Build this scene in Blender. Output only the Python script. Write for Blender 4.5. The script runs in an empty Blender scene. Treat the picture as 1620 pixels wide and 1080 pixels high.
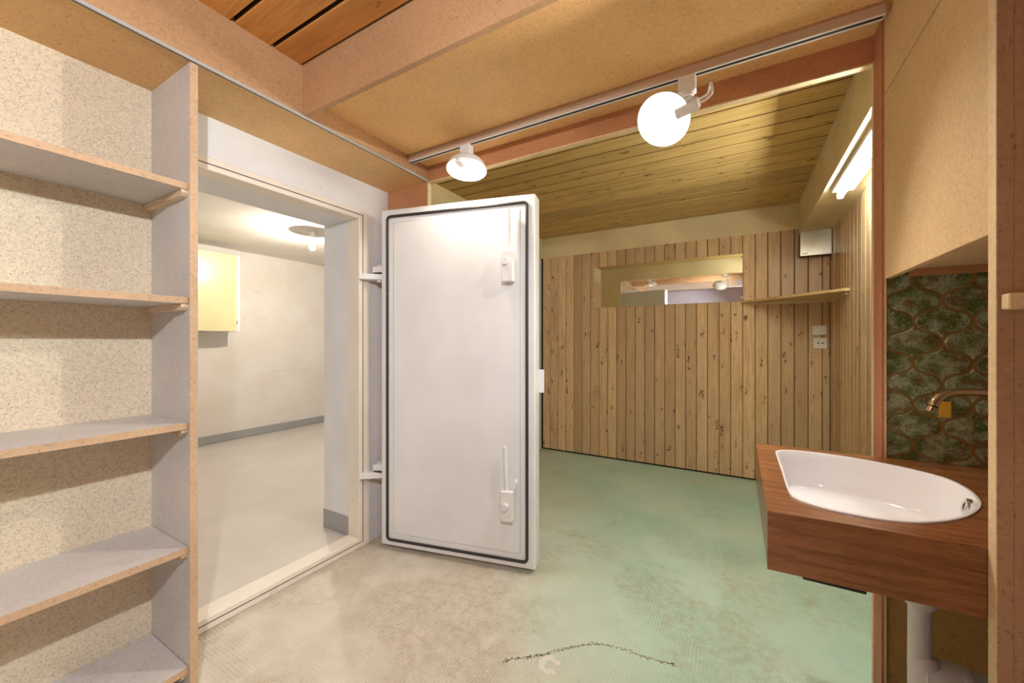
import bpy, bmesh, math, random
from mathutils import Vector, Matrix
random.seed(7)
S = bpy.context.scene
COL = S.collection
PI = math.pi

# ------------------------------------------------------------------ camera, world, exposure
cam_d = bpy.data.cameras.new('camera'); cam = bpy.data.objects.new('camera', cam_d); COL.objects.link(cam)
cam_d.sensor_width = 36.0; cam_d.lens = 620.36 * 36.0 / 1620.0; cam_d.clip_start = 0.02
cam.location = (0, 0, 1.25); cam.rotation_euler = (PI/2, 0, math.radians(29.99))
S.camera = cam
w = bpy.data.worlds.new('world'); S.world = w; w.use_nodes = True
w.node_tree.nodes['Background'].inputs[0].default_value = (0.5, 0.55, 0.6, 1)
w.node_tree.nodes['Background'].inputs[1].default_value = 0.05
S.view_settings.view_transform = 'Standard'; S.view_settings.look = 'None'
S.view_settings.gamma = 1.0; S.view_settings.use_curve_mapping = False
S.view_settings.exposure = 0.2
S.cycles.diffuse_bounces = 8; S.cycles.max_bounces = 14
BULB_DOOR = (640, (1.0, 0.88, 0.70))       # strength, colour of each lamp in the place
BULB_ROOM = (1700, (1.0, 0.95, 0.88))
BULB_REAR = (5600, (0.95, 0.97, 1.0))
TUBE = (140, (0.98, 1.0, 0.89))
BULB_BEYOND = (1900, (1.0, 0.90, 0.76))

# ------------------------------------------------------------------ node helper
class NT:
    def __init__(s, name):
        s.m = bpy.data.materials.new(name); s.m.use_nodes = True
        s.t = s.m.node_tree; s.b = s.t.nodes['Principled BSDF']
        s.tc = None
    def n(s, typ, **kw):
        nd = s.t.nodes.new(typ)
        for k, v in kw.items():
            if k.startswith('_'): setattr(nd, k[1:], v)
        return nd
    def set(s, sock, v):
        if isinstance(v, bpy.types.NodeSocket): s.t.links.new(v, sock)
        elif isinstance(v, (tuple, list)) and len(v) == 3 and sock.type == 'RGBA': sock.default_value = (*v, 1)
        else: sock.default_value = v
    def coord(s):
        if s.tc is None: s.tc = s.n('ShaderNodeTexCoord').outputs['Object']
        return s.tc
    def rnd(s): return s.n('ShaderNodeObjectInfo').outputs['Random']
    def map(s, vec, scale=(1,1,1), loc=(0,0,0), rot=(0,0,0)):
        nd = s.n('ShaderNodeMapping'); s.set(nd.inputs['Vector'], vec)
        nd.inputs['Scale'].default_value = scale; nd.inputs['Location'].default_value = loc; nd.inputs['Rotation'].default_value = rot
        return nd.outputs[0]
    def noise(s, vec, scale, detail=3, rough=.55, dist=0.0, col=False):
        nd = s.n('ShaderNodeTexNoise'); s.set(nd.inputs['Vector'], vec)
        nd.inputs['Scale'].default_value = scale; nd.inputs['Detail'].default_value = detail
        nd.inputs['Roughness'].default_value = rough; nd.inputs['Distortion'].default_value = dist
        return nd.outputs['Color' if col else 'Fac']
    def vor(s, vec, scale, out='Distance', rand=1.0):
        nd = s.n('ShaderNodeTexVoronoi'); s.set(nd.inputs['Vector'], vec)
        nd.inputs['Scale'].default_value = scale; nd.inputs['Randomness'].default_value = rand
        return nd.outputs[out]
    def wn(s, vec):
        nd = s.n('ShaderNodeTexWhiteNoise'); s.set(nd.inputs['Vector'], vec); return nd.outputs['Value']
    def math(s, op, a, b=0.0, c=0.0):
        nd = s.n('ShaderNodeMath', _operation=op); s.set(nd.inputs[0], a); s.set(nd.inputs[1], b); s.set(nd.inputs[2], c)
        return nd.outputs[0]
    def vmath(s, op, a, b=(0,0,0)):
        nd = s.n('ShaderNodeVectorMath', _operation=op); s.set(nd.inputs[0], a); s.set(nd.inputs[1], b); return nd.outputs[0]
    def ss(s, v, a, b, lo=0.0, hi=1.0):
        nd = s.n('ShaderNodeMapRange', _interpolation_type='SMOOTHSTEP'); s.set(nd.inputs[0], v)
        for i, x in zip((1,2,3,4), (a,b,lo,hi)): nd.inputs[i].default_value = x
        return nd.outputs[0]
    def mix(s, f, a, b, mode='MIX'):
        nd = s.n('ShaderNodeMix', _data_type='RGBA', _blend_type=mode)
        s.set(nd.inputs[0], f); s.set(nd.inputs[6], a); s.set(nd.inputs[7], b); return nd.outputs[2]
    def sep(s, v):
        nd = s.n('ShaderNodeSeparateXYZ'); s.set(nd.inputs[0], v); return nd.outputs
    def comb(s, x, y, z):
        nd = s.n('ShaderNodeCombineXYZ'); s.set(nd.inputs[0], x); s.set(nd.inputs[1], y); s.set(nd.inputs[2], z); return nd.outputs[0]
    def bump(s, hgt, strength=.2, dist=.002):
        nd = s.n('ShaderNodeBump'); s.set(nd.inputs['Height'], hgt)
        nd.inputs['Strength'].default_value = strength; nd.inputs['Distance'].default_value = dist
        s.t.links.new(nd.outputs[0], s.b.inputs['Normal'])
    def done(s, col, rough=.6, metal=0.0, spec=.5):
        s.set(s.b.inputs['Base Color'], col); s.set(s.b.inputs['Roughness'], rough); s.set(s.b.inputs['Metallic'], metal)
        s.b.inputs['Specular IOR Level'].default_value = spec
        return s.m

def chipboard(name, base, fleck=.45, rough=.6, vary=.12, dens=.80, spec=.3, size=1.0, cell=.25):
    t = NT(name); c = t.coord()
    big = t.noise(c, 2.2, 3)
    b0 = tuple(x*(1-vary) for x in base); b1 = tuple(min(1, x*(1+vary)) for x in base)
    col = t.mix(t.ss(big, .3, .7), b0, b1)
    fine = t.noise(c, 160/size, 2)
    col = t.mix(t.ss(fine, .35, .75, 0, .35), col, tuple(min(1, x*1.28) for x in base))
    tone = t.sep(t.vor(t.map(c, (100/size, 105/size, 110/size), rot=(.3, .7, .2)), 1.0, 'Color'))[2]
    col = t.mix(t.ss(tone, .55, 1.0, 0, cell), col, tuple(min(1, x*1.22) for x in base))
    col = t.mix(t.ss(tone, .0, .35, cell, 0), col, tuple(x*.72 for x in base))
    for k, sc in enumerate(((70, 70, 190), (170, 190, 62))):
        p = t.map(c, tuple(x/size for x in sc), rot=(.5+k, .4*k, .6-.9*k))
        d = t.vor(p, 1.0); cc = t.sep(t.vor(p, 1.0, 'Color'))
        m = t.math('MULTIPLY', t.math('GREATER_THAN', cc[0], dens), t.ss(d, .18, .42, 1, 0))
        col = t.mix(t.math('MULTIPLY', m, t.math('MULTIPLY', cc[1], fleck)), col, tuple(x*.30 for x in base))
    t.bump(fine, .12, .001)
    return t.done(col, rough, spec=spec)

def pine(name, base, axis, dark=.6, rough=.5, knots=True, spec=.4, grain=.5, vary=.22):
    """grain runs along `axis` (0,1,2); every board differs through its random value"""
    t = NT(name); r = t.rnd(); c = t.coord()
    c = t.vmath('ADD', c, t.comb(t.math('MULTIPLY', r, 37.1), t.math('MULTIPLY', r, 91.7), t.math('MULTIPLY', r, 53.3)))
    sc = [1, 1, 1]; sc[axis] = .06
    wv = t.map(c, tuple(sc))
    g1 = t.noise(wv, 55, 3, .6, 1.2); g2 = t.noise(wv, 14, 2, .5, 1.5); g3 = t.noise(wv, 210, 2)
    b0 = tuple(x*(1-vary) for x in base); b1 = tuple(min(1, x*(1+vary)) for x in base)
    col = t.mix(r, b0, b1)
    dk = (base[0]*dark, base[1]*dark*.82, base[2]*dark*.6)
    col = t.mix(t.ss(g1, .42, .72, 0, grain), col, dk)
    col = t.mix(t.ss(g2, .5, .75, 0, .35), col, dk)
    col = t.mix(t.ss(g3, .5, .8, 0, .25), col, dk)
    blo = t.noise(t.map(c, tuple(.35 if i == axis else 1 for i in range(3))), 7, 3)
    col = t.mix(t.ss(blo, .54, .74, 0, .35), col, tuple(x*.55 for x in base))
    if knots:
        sc = [17, 17, 17]; sc[axis] = 6.5
        kc = t.vmath('ADD', t.map(c, tuple(sc)), t.vmath('SCALE', t.noise(c, 30, 1, col=True)))
        d = t.vor(kc, 1.0); cc = t.sep(t.vor(kc, 1.0, 'Color'))
        pick = t.math('GREATER_THAN', cc[0], .62)
        halo = t.math('MULTIPLY', pick, t.ss(d, .10, .40, .55, 0))
        core = t.math('MULTIPLY', pick, t.ss(d, .10, .22, .92, 0))
        col = t.mix(halo, col, dk); col = t.mix(core, col, (base[0]*.22, base[1]*.15, base[2]*.10))
    t.bump(g1, .15, .001)
    return t.done(col, t.ss(g1, .3, .7, rough-.06, rough+.08), spec=spec)

def paint(name, base, rough=.5, vary=.04, bump=.08, bscale=60, spec=.4, dirt=0.0, dirtcol=(.3,.27,.22), chips=False):
    t = NT(name); c = t.coord()
    col = t.mix(t.ss(t.noise(c, 3, 3), .3, .7), tuple(x*(1-vary) for x in base), tuple(min(1, x*(1+vary)) for x in base))
    if dirt:
        m = t.math('MULTIPLY', t.ss(t.noise(c, 5, 4), .52, .72), t.ss(t.noise(c, 45, 4), .5, .7))
        col = t.mix(t.math('MULTIPLY', m, dirt), col, dirtcol)
    if chips:
        col = t.mix(t.ss(t.noise(c, 38, 3, .7), .70, .72, 0, .8), col, (.12, .14, .2))
    t.bump(t.noise(c, bscale, 3), bump, .002)
    return t.done(col, rough, spec=spec)

def plain(name, col, rough=.5, metal=0.0, spec=.5, vary=.05):
    t = NT(name); c = t.coord()
    n = t.noise(c, 40, 2)
    cc = t.mix(n, tuple(x*(1-vary) for x in col), tuple(min(1, x*(1+vary)) for x in col))
    return t.done(cc, t.ss(n, .2, .8, max(0, rough-.04), rough+.04), metal, spec)

def emit(name, strength, col):
    t = NT(name); t.b.inputs['Emission Color'].default_value = (*col, 1); t.b.inputs['Emission Strength'].default_value = strength
    return t.done((.9, .9, .9), .4)

M = {}
M['chip_ceiling'] = chipboard('chipboard_ceiling', (.74, .47, .205), .35, vary=.07)
M['chip_beam'] = chipboard('chipboard_beam', (.46, .27, .14), .6)
M['chip_lintel'] = chipboard('chipboard_lintel', (.50, .235, .11), .45)
M['chip_soffit'] = chipboard('chipboard_soffit', (.72, .47, .22), .5)
M['chip_shelf_back'] = chipboard('chipboard_shelf_back', (.71, .62, .47), .8, dens=.70, vary=.05, size=.6, cell=.5)
M['chip_shelf'] = chipboard('chipboard_shelf', (.62, .59, .57), .4, dens=.80, size=.6)
M['chip_shelf_edge'] = chipboard('chipboard_shelf_edge', (.55, .38, .24), .5)
M['chip_cupboard'] = chipboard('chipboard_cupboard', (.66, .47, .255), .35, vary=.07)
M['chip_olive'] = chipboard('chipboard_frieze', (.66, .56, .34), .4)
M['chip_side'] = chipboard('chipboard_side_panel', (.43, .265, .16), .6)
M['chip_low'] = chipboard('chipboard_low_panel', (.52, .30, .11), .5)
M['edge_red'] = chipboard('reddish_edge_board', (.44, .19, .10), .4)
M['edge_pale'] = chipboard('pale_edge', (.72, .55, .33), .2)
M['pine_wall'] = pine('pine_wall_boards', (.64, .46, .27), 2, rough=.36, vary=.25, grain=.5)
M['pine_ceiling'] = pine('pine_ceiling_boards', (.56, .40, .15), 0, rough=.55, vary=.15)
M['pine_front'] = pine('dark_pine_ceiling_boards', (.64, .29, .075), 0, rough=.5, vary=.15)
M['batten'] = pine('batten_wood', (.66, .52, .36), 0, rough=.6, knots=False)
M['batten_red'] = pine('reddish_batten_wood', (.50, .27, .12), 0, rough=.6, knots=False)
M['joint'] = plain('joint_shade_brown', (.10, .055, .022), .8, spec=.1)  # dark brown stands in for the shade between boards
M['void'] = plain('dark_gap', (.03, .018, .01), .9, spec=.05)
M['concrete'] = paint('white_painted_concrete', (.75, .76, .78), .55, bump=.35, bscale=30, dirt=.15)
M['steel_white'] = paint('white_enamel_steel', (.78, .79, .81), .32, bump=.04, bscale=90)
M['steel_frame'] = paint('cream_frame_paint', (.80, .74, .66), .4, bump=.15, bscale=60, dirt=.35)
M['lever_paint'] = paint('chipped_lever_paint', (.80, .80, .78), .35, bump=.1, chips=True)
M['rubber'] = plain('black_rubber', (.030, .024, .022), .55)
M['grey_skirt'] = paint('grey_skirt_paint', (.36, .36, .36), .5, bump=.2, dirt=.3)
M['floor_beyond'] = paint('grey_floor_paint', (.60, .56, .52), .35, bump=.1, bscale=25, dirt=.25)
M['yellow'] = paint('yellow_cabinet_paint', (.76, .70, .40), .28, bump=.03)
M['white_plastic'] = plain('white_plastic', (.80, .79, .77), .35)
M['grey_plastic'] = plain('grey_plastic', (.55, .53, .52), .4)
M['lamp_white'] = plain('white_lamp_enamel', (.82, .83, .84), .35)
M['rail_grey'] = plain('grey_anodised_rail', (.40, .40, .40), .45, spec=.5)
M['track_shade_tan'] = plain('white_track_shade_tan', (.60, .45, .34), .4)  # white track coloured tan: its shade and warm bounce painted in
M['alu'] = plain('brushed_aluminium', (.62, .62, .62), .28, 1.0)
M['galv'] = paint('galvanised_steel', (.62, .64, .62), .30, vary=.15, bump=.05, bscale=8); M['galv'].node_tree.nodes['Principled BSDF'].inputs['Metallic'].default_value = .85
M['chrome'] = plain('chrome', (.78, .78, .80), .07, 1.0)
M['black'] = plain('black_plastic', (.02, .02, .02), .5)
M['red'] = plain('red_tap_plastic', (.45, .03, .03), .25)
M['label_yellow'] = plain('yellow_sticker', (.75, .45, .04), .5)
M['mirror'] = plain('mirror_silver', (.88, .90, .87), .015, 1.0, vary=0)
M['ceramic'] = plain('white_ceramic', (.88, .87, .89), .12, vary=.02)
M['pipe'] = paint('white_plastic_pipe', (.74, .71, .67), .4, bump=.03, dirt=.3)
M['grout'] = paint('ochre_grout', (.33, .215, .07), .3, vary=.25, bump=.2)
M['door_disc'] = plain('grey_disc', (.42, .40, .38), .4)

def counter_mat():
    t = NT('walnut_laminate'); c = t.coord()
    wv = t.map(c, (.07, 1, 1))
    g = t.noise(wv, 70, 4, .6, .8); g2 = t.noise(wv, 18, 3, .5, 1.0); f = t.noise(t.map(c, (.12, 1, 1)), 320, 2)
    col = t.mix(t.ss(g, .35, .7), (.29, .115, .040), (.17, .058, .019))
    col = t.mix(t.ss(g2, .4, .7, 0, .6), col, (.33, .14, .05))
    col = t.mix(t.ss(f, .5, .75, 0, .5), col, (.12, .035, .012))
    t.bump(f, .08, .0006)
    return t.done(col, .24, spec=.6)
M['counter'] = counter_mat()

def tile_mat():
    t = NT('mottled_green_glaze'); r = t.rnd(); c = t.coord()
    c = t.vmath('ADD', c, t.comb(t.math('MULTIPLY', r, 17.0), t.math('MULTIPLY', r, 5.0), t.math('MULTIPLY', r, 29.0)))
    a = t.noise(c, 20, 3); f = t.noise(c, 190, 3, .7); f2 = t.noise(c, 120, 2)
    col = t.mix(t.ss(a, .36, .62), (.10, .15, .035), (.34, .40, .25))
    col = t.mix(t.ss(t.noise(t.vmath('ADD', c, (3, 3, 3)), 26, 2), .48, .66, 0, .75), col, (.16, .09, .03))
    col = t.mix(t.ss(f, .50, .62, 0, .6), col, (.030, .024, .010))
    col = t.mix(t.ss(f2, .60, .72, 0, .55), col, (.50, .54, .38))
    t.bump(f, .5, .0015)
    return t.done(col, .22, spec=.5)
M['tile'] = tile_mat()

def floor_mat():
    t = NT('worn_green_floor_paint'); c = t.coord(); x, y, z = t.sep(c)
    n1 = t.noise(c, 1.6, 4); n2 = t.noise(c, 7, 4); n3 = t.noise(c, 60, 3)
    green = t.mix(t.ss(n1, .3, .7), (.37, .57, .46), (.50, .65, .55))
    beige = t.mix(t.ss(n2, .3, .7), (.55, .50, .41), (.64, .60, .52))
    s = t.math('ADD', t.math('ADD', x, t.math('MULTIPLY', t.math('SUBTRACT', y, 1.3), .55)), t.math('MULTIPLY', t.math('SUBTRACT', n1, .5), 1.3))
    col = t.mix(t.ss(s, -1.05, .10), beige, green)
    # glue ridges left by carpet tiles: broken lines, direction changes from square to square
    cell = t.vmath('FLOOR', t.map(c, (2.1, 2.1, 0), loc=(.35, .1, 0))); rv = t.wn(cell)
    wob = t.math('MULTIPLY', t.math('SUBTRACT', n2, .5), .008); mid = t.ss(t.noise(t.vmath('ADD', c, (2, 4, 0)), 11, 3), .32, .62)
    def lines(v, per, u):
        sw = t.math('SINE', t.math('MULTIPLY', t.math('ADD', v, wob), 2*PI/per))
        br = t.noise(t.comb(t.math('MULTIPLY', v, 1.3), t.math('MULTIPLY', u, .6), 0), 150, 4, .75)
        return t.math('MULTIPLY', t.ss(sw, .35, .95), t.math('MULTIPLY', mid, t.ss(br, .46, .60)))
    lx = lines(x, .0135, y); ly = lines(y, .0150, x)
    sel = t.math('GREATER_THAN', rv, .62)
    ln = t.math('ADD', t.math('MULTIPLY', lx, t.math('SUBTRACT', 1.0, sel)), t.math('MULTIPLY', ly, sel))
    patch = t.ss(t.noise(t.vmath('ADD', c, (5, 2, 0)), 1.9, 4), .42, .58)
    far = t.ss(y, 2.1, 3.2, 1, .15); rt = t.ss(x, -.35, .05, 1, .2)
    amt = t.math('MULTIPLY', t.math('MULTIPLY', ln, t.math('MULTIPLY', far, rt)), t.math('ADD', t.math('MULTIPLY', patch, .60), .30))
    col = t.mix(amt, col, (.15, .115, .07))
    col = t.mix(t.math('MULTIPLY', t.math('MULTIPLY', patch, far), t.ss(t.noise(c, 24, 4, .7), .40, .65, .08, .42)), col, (.34, .27, .16))
    fr_ = t.vmath('FRACTION', t.map(c, (2.1, 2.1, 0), loc=(.35, .1, 0))); fx_ = t.sep(fr_)
    edge = t.math('MAXIMUM', t.ss(t.math('ABSOLUTE', t.math('SUBTRACT', fx_[0], .5)), .482, .492), t.ss(t.math('ABSOLUTE', t.math('SUBTRACT', fx_[1], .5)), .482, .492))
    col = t.mix(t.math('MULTIPLY', t.math('MULTIPLY', edge, far), t.math('MULTIPLY', t.ss(n2, .40, .65, .05, .4), t.ss(s, -.9, -.1, 1, .25))), col, (.66, .62, .52))
    # stains
    st = t.math('MULTIPLY', t.ss(t.noise(t.vmath('ADD', c, (1, 7, 0)), 2.6, 4), .60, .74), t.ss(n3, .35, .6, .4, 1))
    col = t.mix(t.math('MULTIPLY', st, .45), col, (.30, .20, .10))
    sp = t.noise(t.vmath('ADD', c, (9, 9, 0)), 26, 3)
    col = t.mix(t.ss(sp, .70, .75, 0, .7), col, (.72, .72, .64))
    col = t.mix(t.ss(n3, .62, .8, 0, .4), col, (.30, .26, .18))
    t.bump(t.math('ADD', ln, n3), .25, .0012)
    return t.done(col, t.ss(n2, .3, .7, .48, .66), spec=.35)
M['floor'] = floor_mat()

def farwall_mat():
    t = NT('board_marked_concrete'); c = t.coord(); x, y, z = t.sep(c)
    n = t.noise(c, 3, 4); nf = t.noise(c, 60, 3)
    col = t.mix(t.ss(n, .3, .7), (.74, .69, .62), (.78, .75, .71))
    fr = t.math('ABSOLUTE', t.math('SUBTRACT', t.math('FRACT', t.math('ADD', t.math('MULTIPLY', z, 2.9), t.math('MULTIPLY', n, .06))), .5))
    ln = t.math('MULTIPLY', t.ss(fr, .0, .028, 1, 0), t.ss(t.noise(c, 5, 5, .7), .52, .64))
    col = t.mix(t.math('MULTIPLY', ln, .35), col, (.34, .29, .26))
    col = t.mix(t.ss(t.noise(c, 34, 2), .76, .80, 0, .6), col, (.28, .22, .2))
    t.bump(t.math('SUBTRACT', t.math('MULTIPLY', nf, .3), ln), .2, .004)
    return t.done(col, .6, spec=.3)
M['farwall'] = farwall_mat()

# ------------------------------------------------------------------ mesh helper
class MB:
    def __init__(s): s.v = []; s.f = []
    def add(s, vs, fs):
        o = len(s.v); s.v += [tuple(v) for v in vs]; s.f += [tuple(i+o for i in f) for f in fs]; return s
    def box(s, x0, x1, y0, y1, z0, z1):
        return s.add([(x0,y0,z0),(x1,y0,z0),(x1,y1,z0),(x0,y1,z0),(x0,y0,z1),(x1,y0,z1),(x1,y1,z1),(x0,y1,z1)],
                     [(0,3,2,1),(4,5,6,7),(0,1,5,4),(1,2,6,5),(2,3,7,6),(3,0,4,7)])
    def prism(s, poly, axis, a, b):
        """poly: 2D loop in the two other axes (in order), extruded from a to b along axis"""
        def p(q, h):
            l = list(q); l.insert(axis, h); return tuple(l)
        n = len(poly)
        return s.add([p(q, a) for q in poly] + [p(q, b) for q in poly],
                     [tuple(range(n-1, -1, -1)), tuple(range(n, 2*n))] + [(i, (i+1) % n, n+(i+1) % n, n+i) for i in range(n)])
    def tube(s, path, r, n=12, cap=True):
        P = [Vector(p) for p in path]; rs = r if isinstance(r, (list, tuple)) else [r]*len(P)
        rings = []; up = None
        for i, p in enumerate(P):
            t = (P[min(i+1, len(P)-1)] - P[max(i-1, 0)]).normalized()
            if up is None: up = t.orthogonal().normalized()
            up = (up - t*up.dot(t)).normalized(); sd = t.cross(up)
            rings.append([p + rs[i]*(math.cos(2*PI*k/n)*up + math.sin(2*PI*k/n)*sd) for k in range(n)])
        vs = [v for rg in rings for v in rg]; fs = []
        for i in range(len(P)-1):
            for k in range(n): fs.append((i*n+k, i*n+(k+1) % n, (i+1)*n+(k+1) % n, (i+1)*n+k))
        if cap: fs += [tuple(range(n-1, -1, -1)), tuple((len(P)-1)*n+k for k in range(n))]
        return s.add(vs, fs)
    def lathe(s, prof, n=32, mat=None, close=False):
        vs = []; fs = []; m = mat or Matrix.Identity(4)
        for r, z in prof:
            for k in range(n): vs.append(m @ Vector((r*math.cos(2*PI*k/n), r*math.sin(2*PI*k/n), z)))
        L = len(prof)
        for i in range(L if close else L-1):
            j = (i+1) % L
            for k in range(n): fs.append((i*n+k, i*n+(k+1) % n, j*n+(k+1) % n, j*n+k))
        return s.add(vs, fs)
    def build(s, name, mat, parent=None, org=None, smooth=False, bevel=0.0, seg=1, shift=True):
        bm = bmesh.new()
        o0 = Vector(org) if org else (Vector(parent.matrix_world.translation) if (parent and shift and parent.get('_org') is None) else Vector((0,0,0)))
        if org is None and parent is not None and '_org' in parent: o0 = Vector(parent['_org'])
        vs = [bm.verts.new(Vector(v) - o0) for v in s.v]
        for f in s.f:
            try: bm.faces.new([vs[i] for i in f])
            except ValueError: pass
        bmesh.ops.remove_doubles(bm, verts=bm.verts, dist=1e-6)
        bmesh.ops.recalc_face_normals(bm, faces=bm.faces)
        if bevel: bmesh.ops.bevel(bm, geom=[e for e in bm.edges if len(e.link_faces) == 2 and e.calc_face_angle(0) > .5], offset=bevel, segments=seg, affect='EDGES', profile=.5)
        me = bpy.data.meshes.new(name); bm.to_mesh(me); bm.free()
        me.materials.append(M[mat] if isinstance(mat, str) else mat)
        if smooth:
            for p in me.polygons: p.use_smooth = True
            try: me.set_sharp_from_angle(angle=math.radians(38))
            except Exception: pass
        ob = bpy.data.objects.new(name, me); COL.objects.link(ob)
        if parent: ob.parent = parent
        if parent is None and org: ob.location = o0
        ob['_org'] = tuple(o0)
        return ob

def box(name, mat, b, parent=None, bevel=.0015, org=None): return MB().box(*b).build(name, mat, parent, bevel=bevel, org=org)
def tag(o, label, cat, group=None, kind=None):
    o['label'] = label; o['category'] = cat
    if group: o['group'] = group
    if kind: o['kind'] = kind
    return o
def thing(name, label, cat, loc=(0,0,0), rotz=0.0, group=None, kind=None):
    o = bpy.data.objects.new(name, None); COL.objects.link(o); o.location = loc; o.rotation_euler = (0, 0, rotz); o.empty_display_size = .1
    o['_org'] = tuple(loc)
    return tag(o, label, cat, group, kind)
def struct(name, mat, boxes, label=None, cat=None, bevel=0.0):
    mb = MB()
    for b in boxes: mb.box(*b)
    o = mb.build(name, mat, bevel=bevel); o['kind'] = 'structure'
    if label: o['label'] = label; o['category'] = cat
    return o
def rot_to(d, loc=(0,0,0)):
    """matrix that turns local -Z into direction d"""
    q = Vector((0, 0, -1)).rotation_difference(Vector(d).normalized()); return Matrix.Translation(loc) @ q.to_matrix().to_4x4()

# ------------------------------------------------------------------ the setting
XW, XS, XR = -2.0, -1.655, 1.0          # concrete wall, shelf front, far side behind the cupboard
YL = 1.83                               # lintel / partition line
YB = 4.138                              # face of the boarded back wall
XB = .66                                # face of the boarded side wall
ZC, ZB, ZF = 2.325, 2.44, 2.457         # chipboard ceiling, back ceiling boards, front ceiling boards
YR = -1.9

floor = struct('floor', 'floor', [(-2.0, XR, YR, 4.3, -.1, 0)], 'worn green painted concrete floor with brown glue ridges', 'floor')
# concrete wall with the doorway
DY0, DY1, DZ = .72, 1.60, 2.0
wl = struct('wall_left', 'concrete', [(-2.334, XW, YR, DY0, -.1, 2.6), (-2.334, XW, DY1, 4.3, -.1, 2.6), (-2.334, XW, DY0, DY1, 2.0, 2.6)],
            'white painted concrete wall with the doorway', 'wall')
# grey skirt paint in the reveal, floor of the reveal
struct('trim_1', 'grey_skirt', [(-2.338, -2.06, DY1-.004, DY1, .045, .165)], 'grey painted skirting band on the doorway reveal', 'trim')
box('threshold_floor', 'floor_beyond', (-2.334, -2.087, DY0, DY1, -.1, .045), parent=wl, bevel=.004)
# steel frame
fr = thing('door_frame', 'cream painted steel door frame with raised threshold', 'door frame', (-2.0, 1.16, 0), kind='structure')
fr.name = 'trim_2'
fx0, fx1 = -2.09, -1.988
box('frame_jamb', 'steel_frame', (fx0, fx1, DY1-.006, DY1+.075, 0, 2.05), fr, .003)
box('frame_jamb', 'steel_frame', (fx0, fx1, DY0-.075, DY0+.006, 0, 2.05), fr, .003)
box('frame_head', 'steel_frame', (fx0, fx1, DY0+.006, DY1-.006, 1.994, 2.05), fr, .003)
box('threshold', 'steel_frame', (fx0, fx1, DY0+.006, DY1-.006, 0, .058), fr, .004)
mb = MB()
gx = (-1.9885, -1.9865)
mb.box(*gx, DY1+.018, DY1+.022, .03, 2.02); mb.box(*gx, DY0-.022, DY1+.022, 2.018, 2.022); mb.box(*gx, DY0-.022, DY1+.022, .030, .033)
mb.build('frame_groove', 'rubber', fr)

# room beyond the doorway
XF, ZBC = -5.4, 2.38
struct('floor_beyond', 'floor_beyond', [(XF-.2, -2.334, -.4, 5.6, -.1, .041)], 'smooth grey painted floor of the room beyond the doorway', 'floor')
struct('ceiling_beyond', 'farwall', [(XF-.2, -2.334, -.4, 5.6, ZBC, ZBC+.1)], 'white board-marked concrete ceiling of the room beyond', 'ceiling')
struct('wall_far', 'farwall', [(XF-.2, XF, -.4, 5.6, .045, ZBC)], 'board-marked white concrete wall facing the doorway', 'wall')
struct('wall_beyond_1', 'concrete', [(XF, -2.334, 5.4, 5.6, .045, ZBC)], 'white end wall of the room beyond', 'wall')
struct('wall_beyond_2', 'concrete', [(XF, -2.334, -.4, -.2, .045, ZBC)], 'white near end wall of the room beyond', 'wall')
struct('baseboard_far', 'grey_skirt', [(XF, XF+.006, -.2, 5.4, .045, .14)], 'grey painted skirting band along the far concrete wall', 'baseboard')

# back room
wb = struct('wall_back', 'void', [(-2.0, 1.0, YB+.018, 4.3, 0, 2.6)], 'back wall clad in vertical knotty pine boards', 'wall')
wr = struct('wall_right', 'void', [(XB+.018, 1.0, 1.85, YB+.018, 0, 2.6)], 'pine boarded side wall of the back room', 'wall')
def joints_shaded(me, ax):  # paints gap shade onto the side faces of a board
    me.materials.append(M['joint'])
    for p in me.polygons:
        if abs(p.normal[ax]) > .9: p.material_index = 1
def plank_mesh(name, wdt, hgt, thk=.018, c=.0045):
    """profile in (x, y): face at y=0, thickness behind it, chamfered long edges; length along z"""
    g = .0018; poly = [(g, thk), (wdt-g, thk), (wdt-g, c), (wdt-c-g, 0), (c+g, 0), (g, c)]
    o = MB().prism(poly, 2, 0, hgt).build(name, 'pine_wall'); me = o.data; joints_shaded(me, 0); bpy.data.objects.remove(o); return me
pitch = .0957
PZ = 2.215
pm = plank_mesh('plank', pitch, PZ-.018)
def put(me, name, parent, loc, rot=(0,0,0)):
    o = bpy.data.objects.new(name, me); COL.objects.link(o); o.parent = parent; o.location = loc; o.rotation_euler = rot; return o
x = .035 - pitch*21
while x < XB - .03:
    wd = min(pitch, XB - x)
    if x + pitch > XB: put(plank_mesh('plank', XB-x, PZ-.018), 'plank', wb, (x, YB, .018))
    else: put(pm, 'plank', wb, (x, YB, .018))
    x += pitch
pmr = plank_mesh('plank', pitch, 2.165-.018, c=.002)
for k in range(24):      # boards of the side wall, face looks to -x
    y = YB - pitch*k
    if y - pitch < 1.83: break
    put(pmr, 'plank', wr, (XB, y, .018), (0, 0, -PI/2))
for k in range(24):      # boards of the concrete wall's continuation, face looks to +x
    y = 1.853 + pitch*k
    if y + pitch > YB: break
    put(pm, 'plank', wl, (-1.977, y, .018), (0, 0, PI/2))
struct('trim_3', 'chip_olive', [(-2.0, XB+.018, YB-.001, YB+.02, PZ, 2.455)], 'olive chipboard frieze above the pine boards of the back wall', 'trim')
struct('trim_4', 'chip_olive', [(-2.0, -1.978, 1.85, YB, PZ, 2.455)], 'olive chipboard frieze above the boards beside the open door', 'trim')
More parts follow.
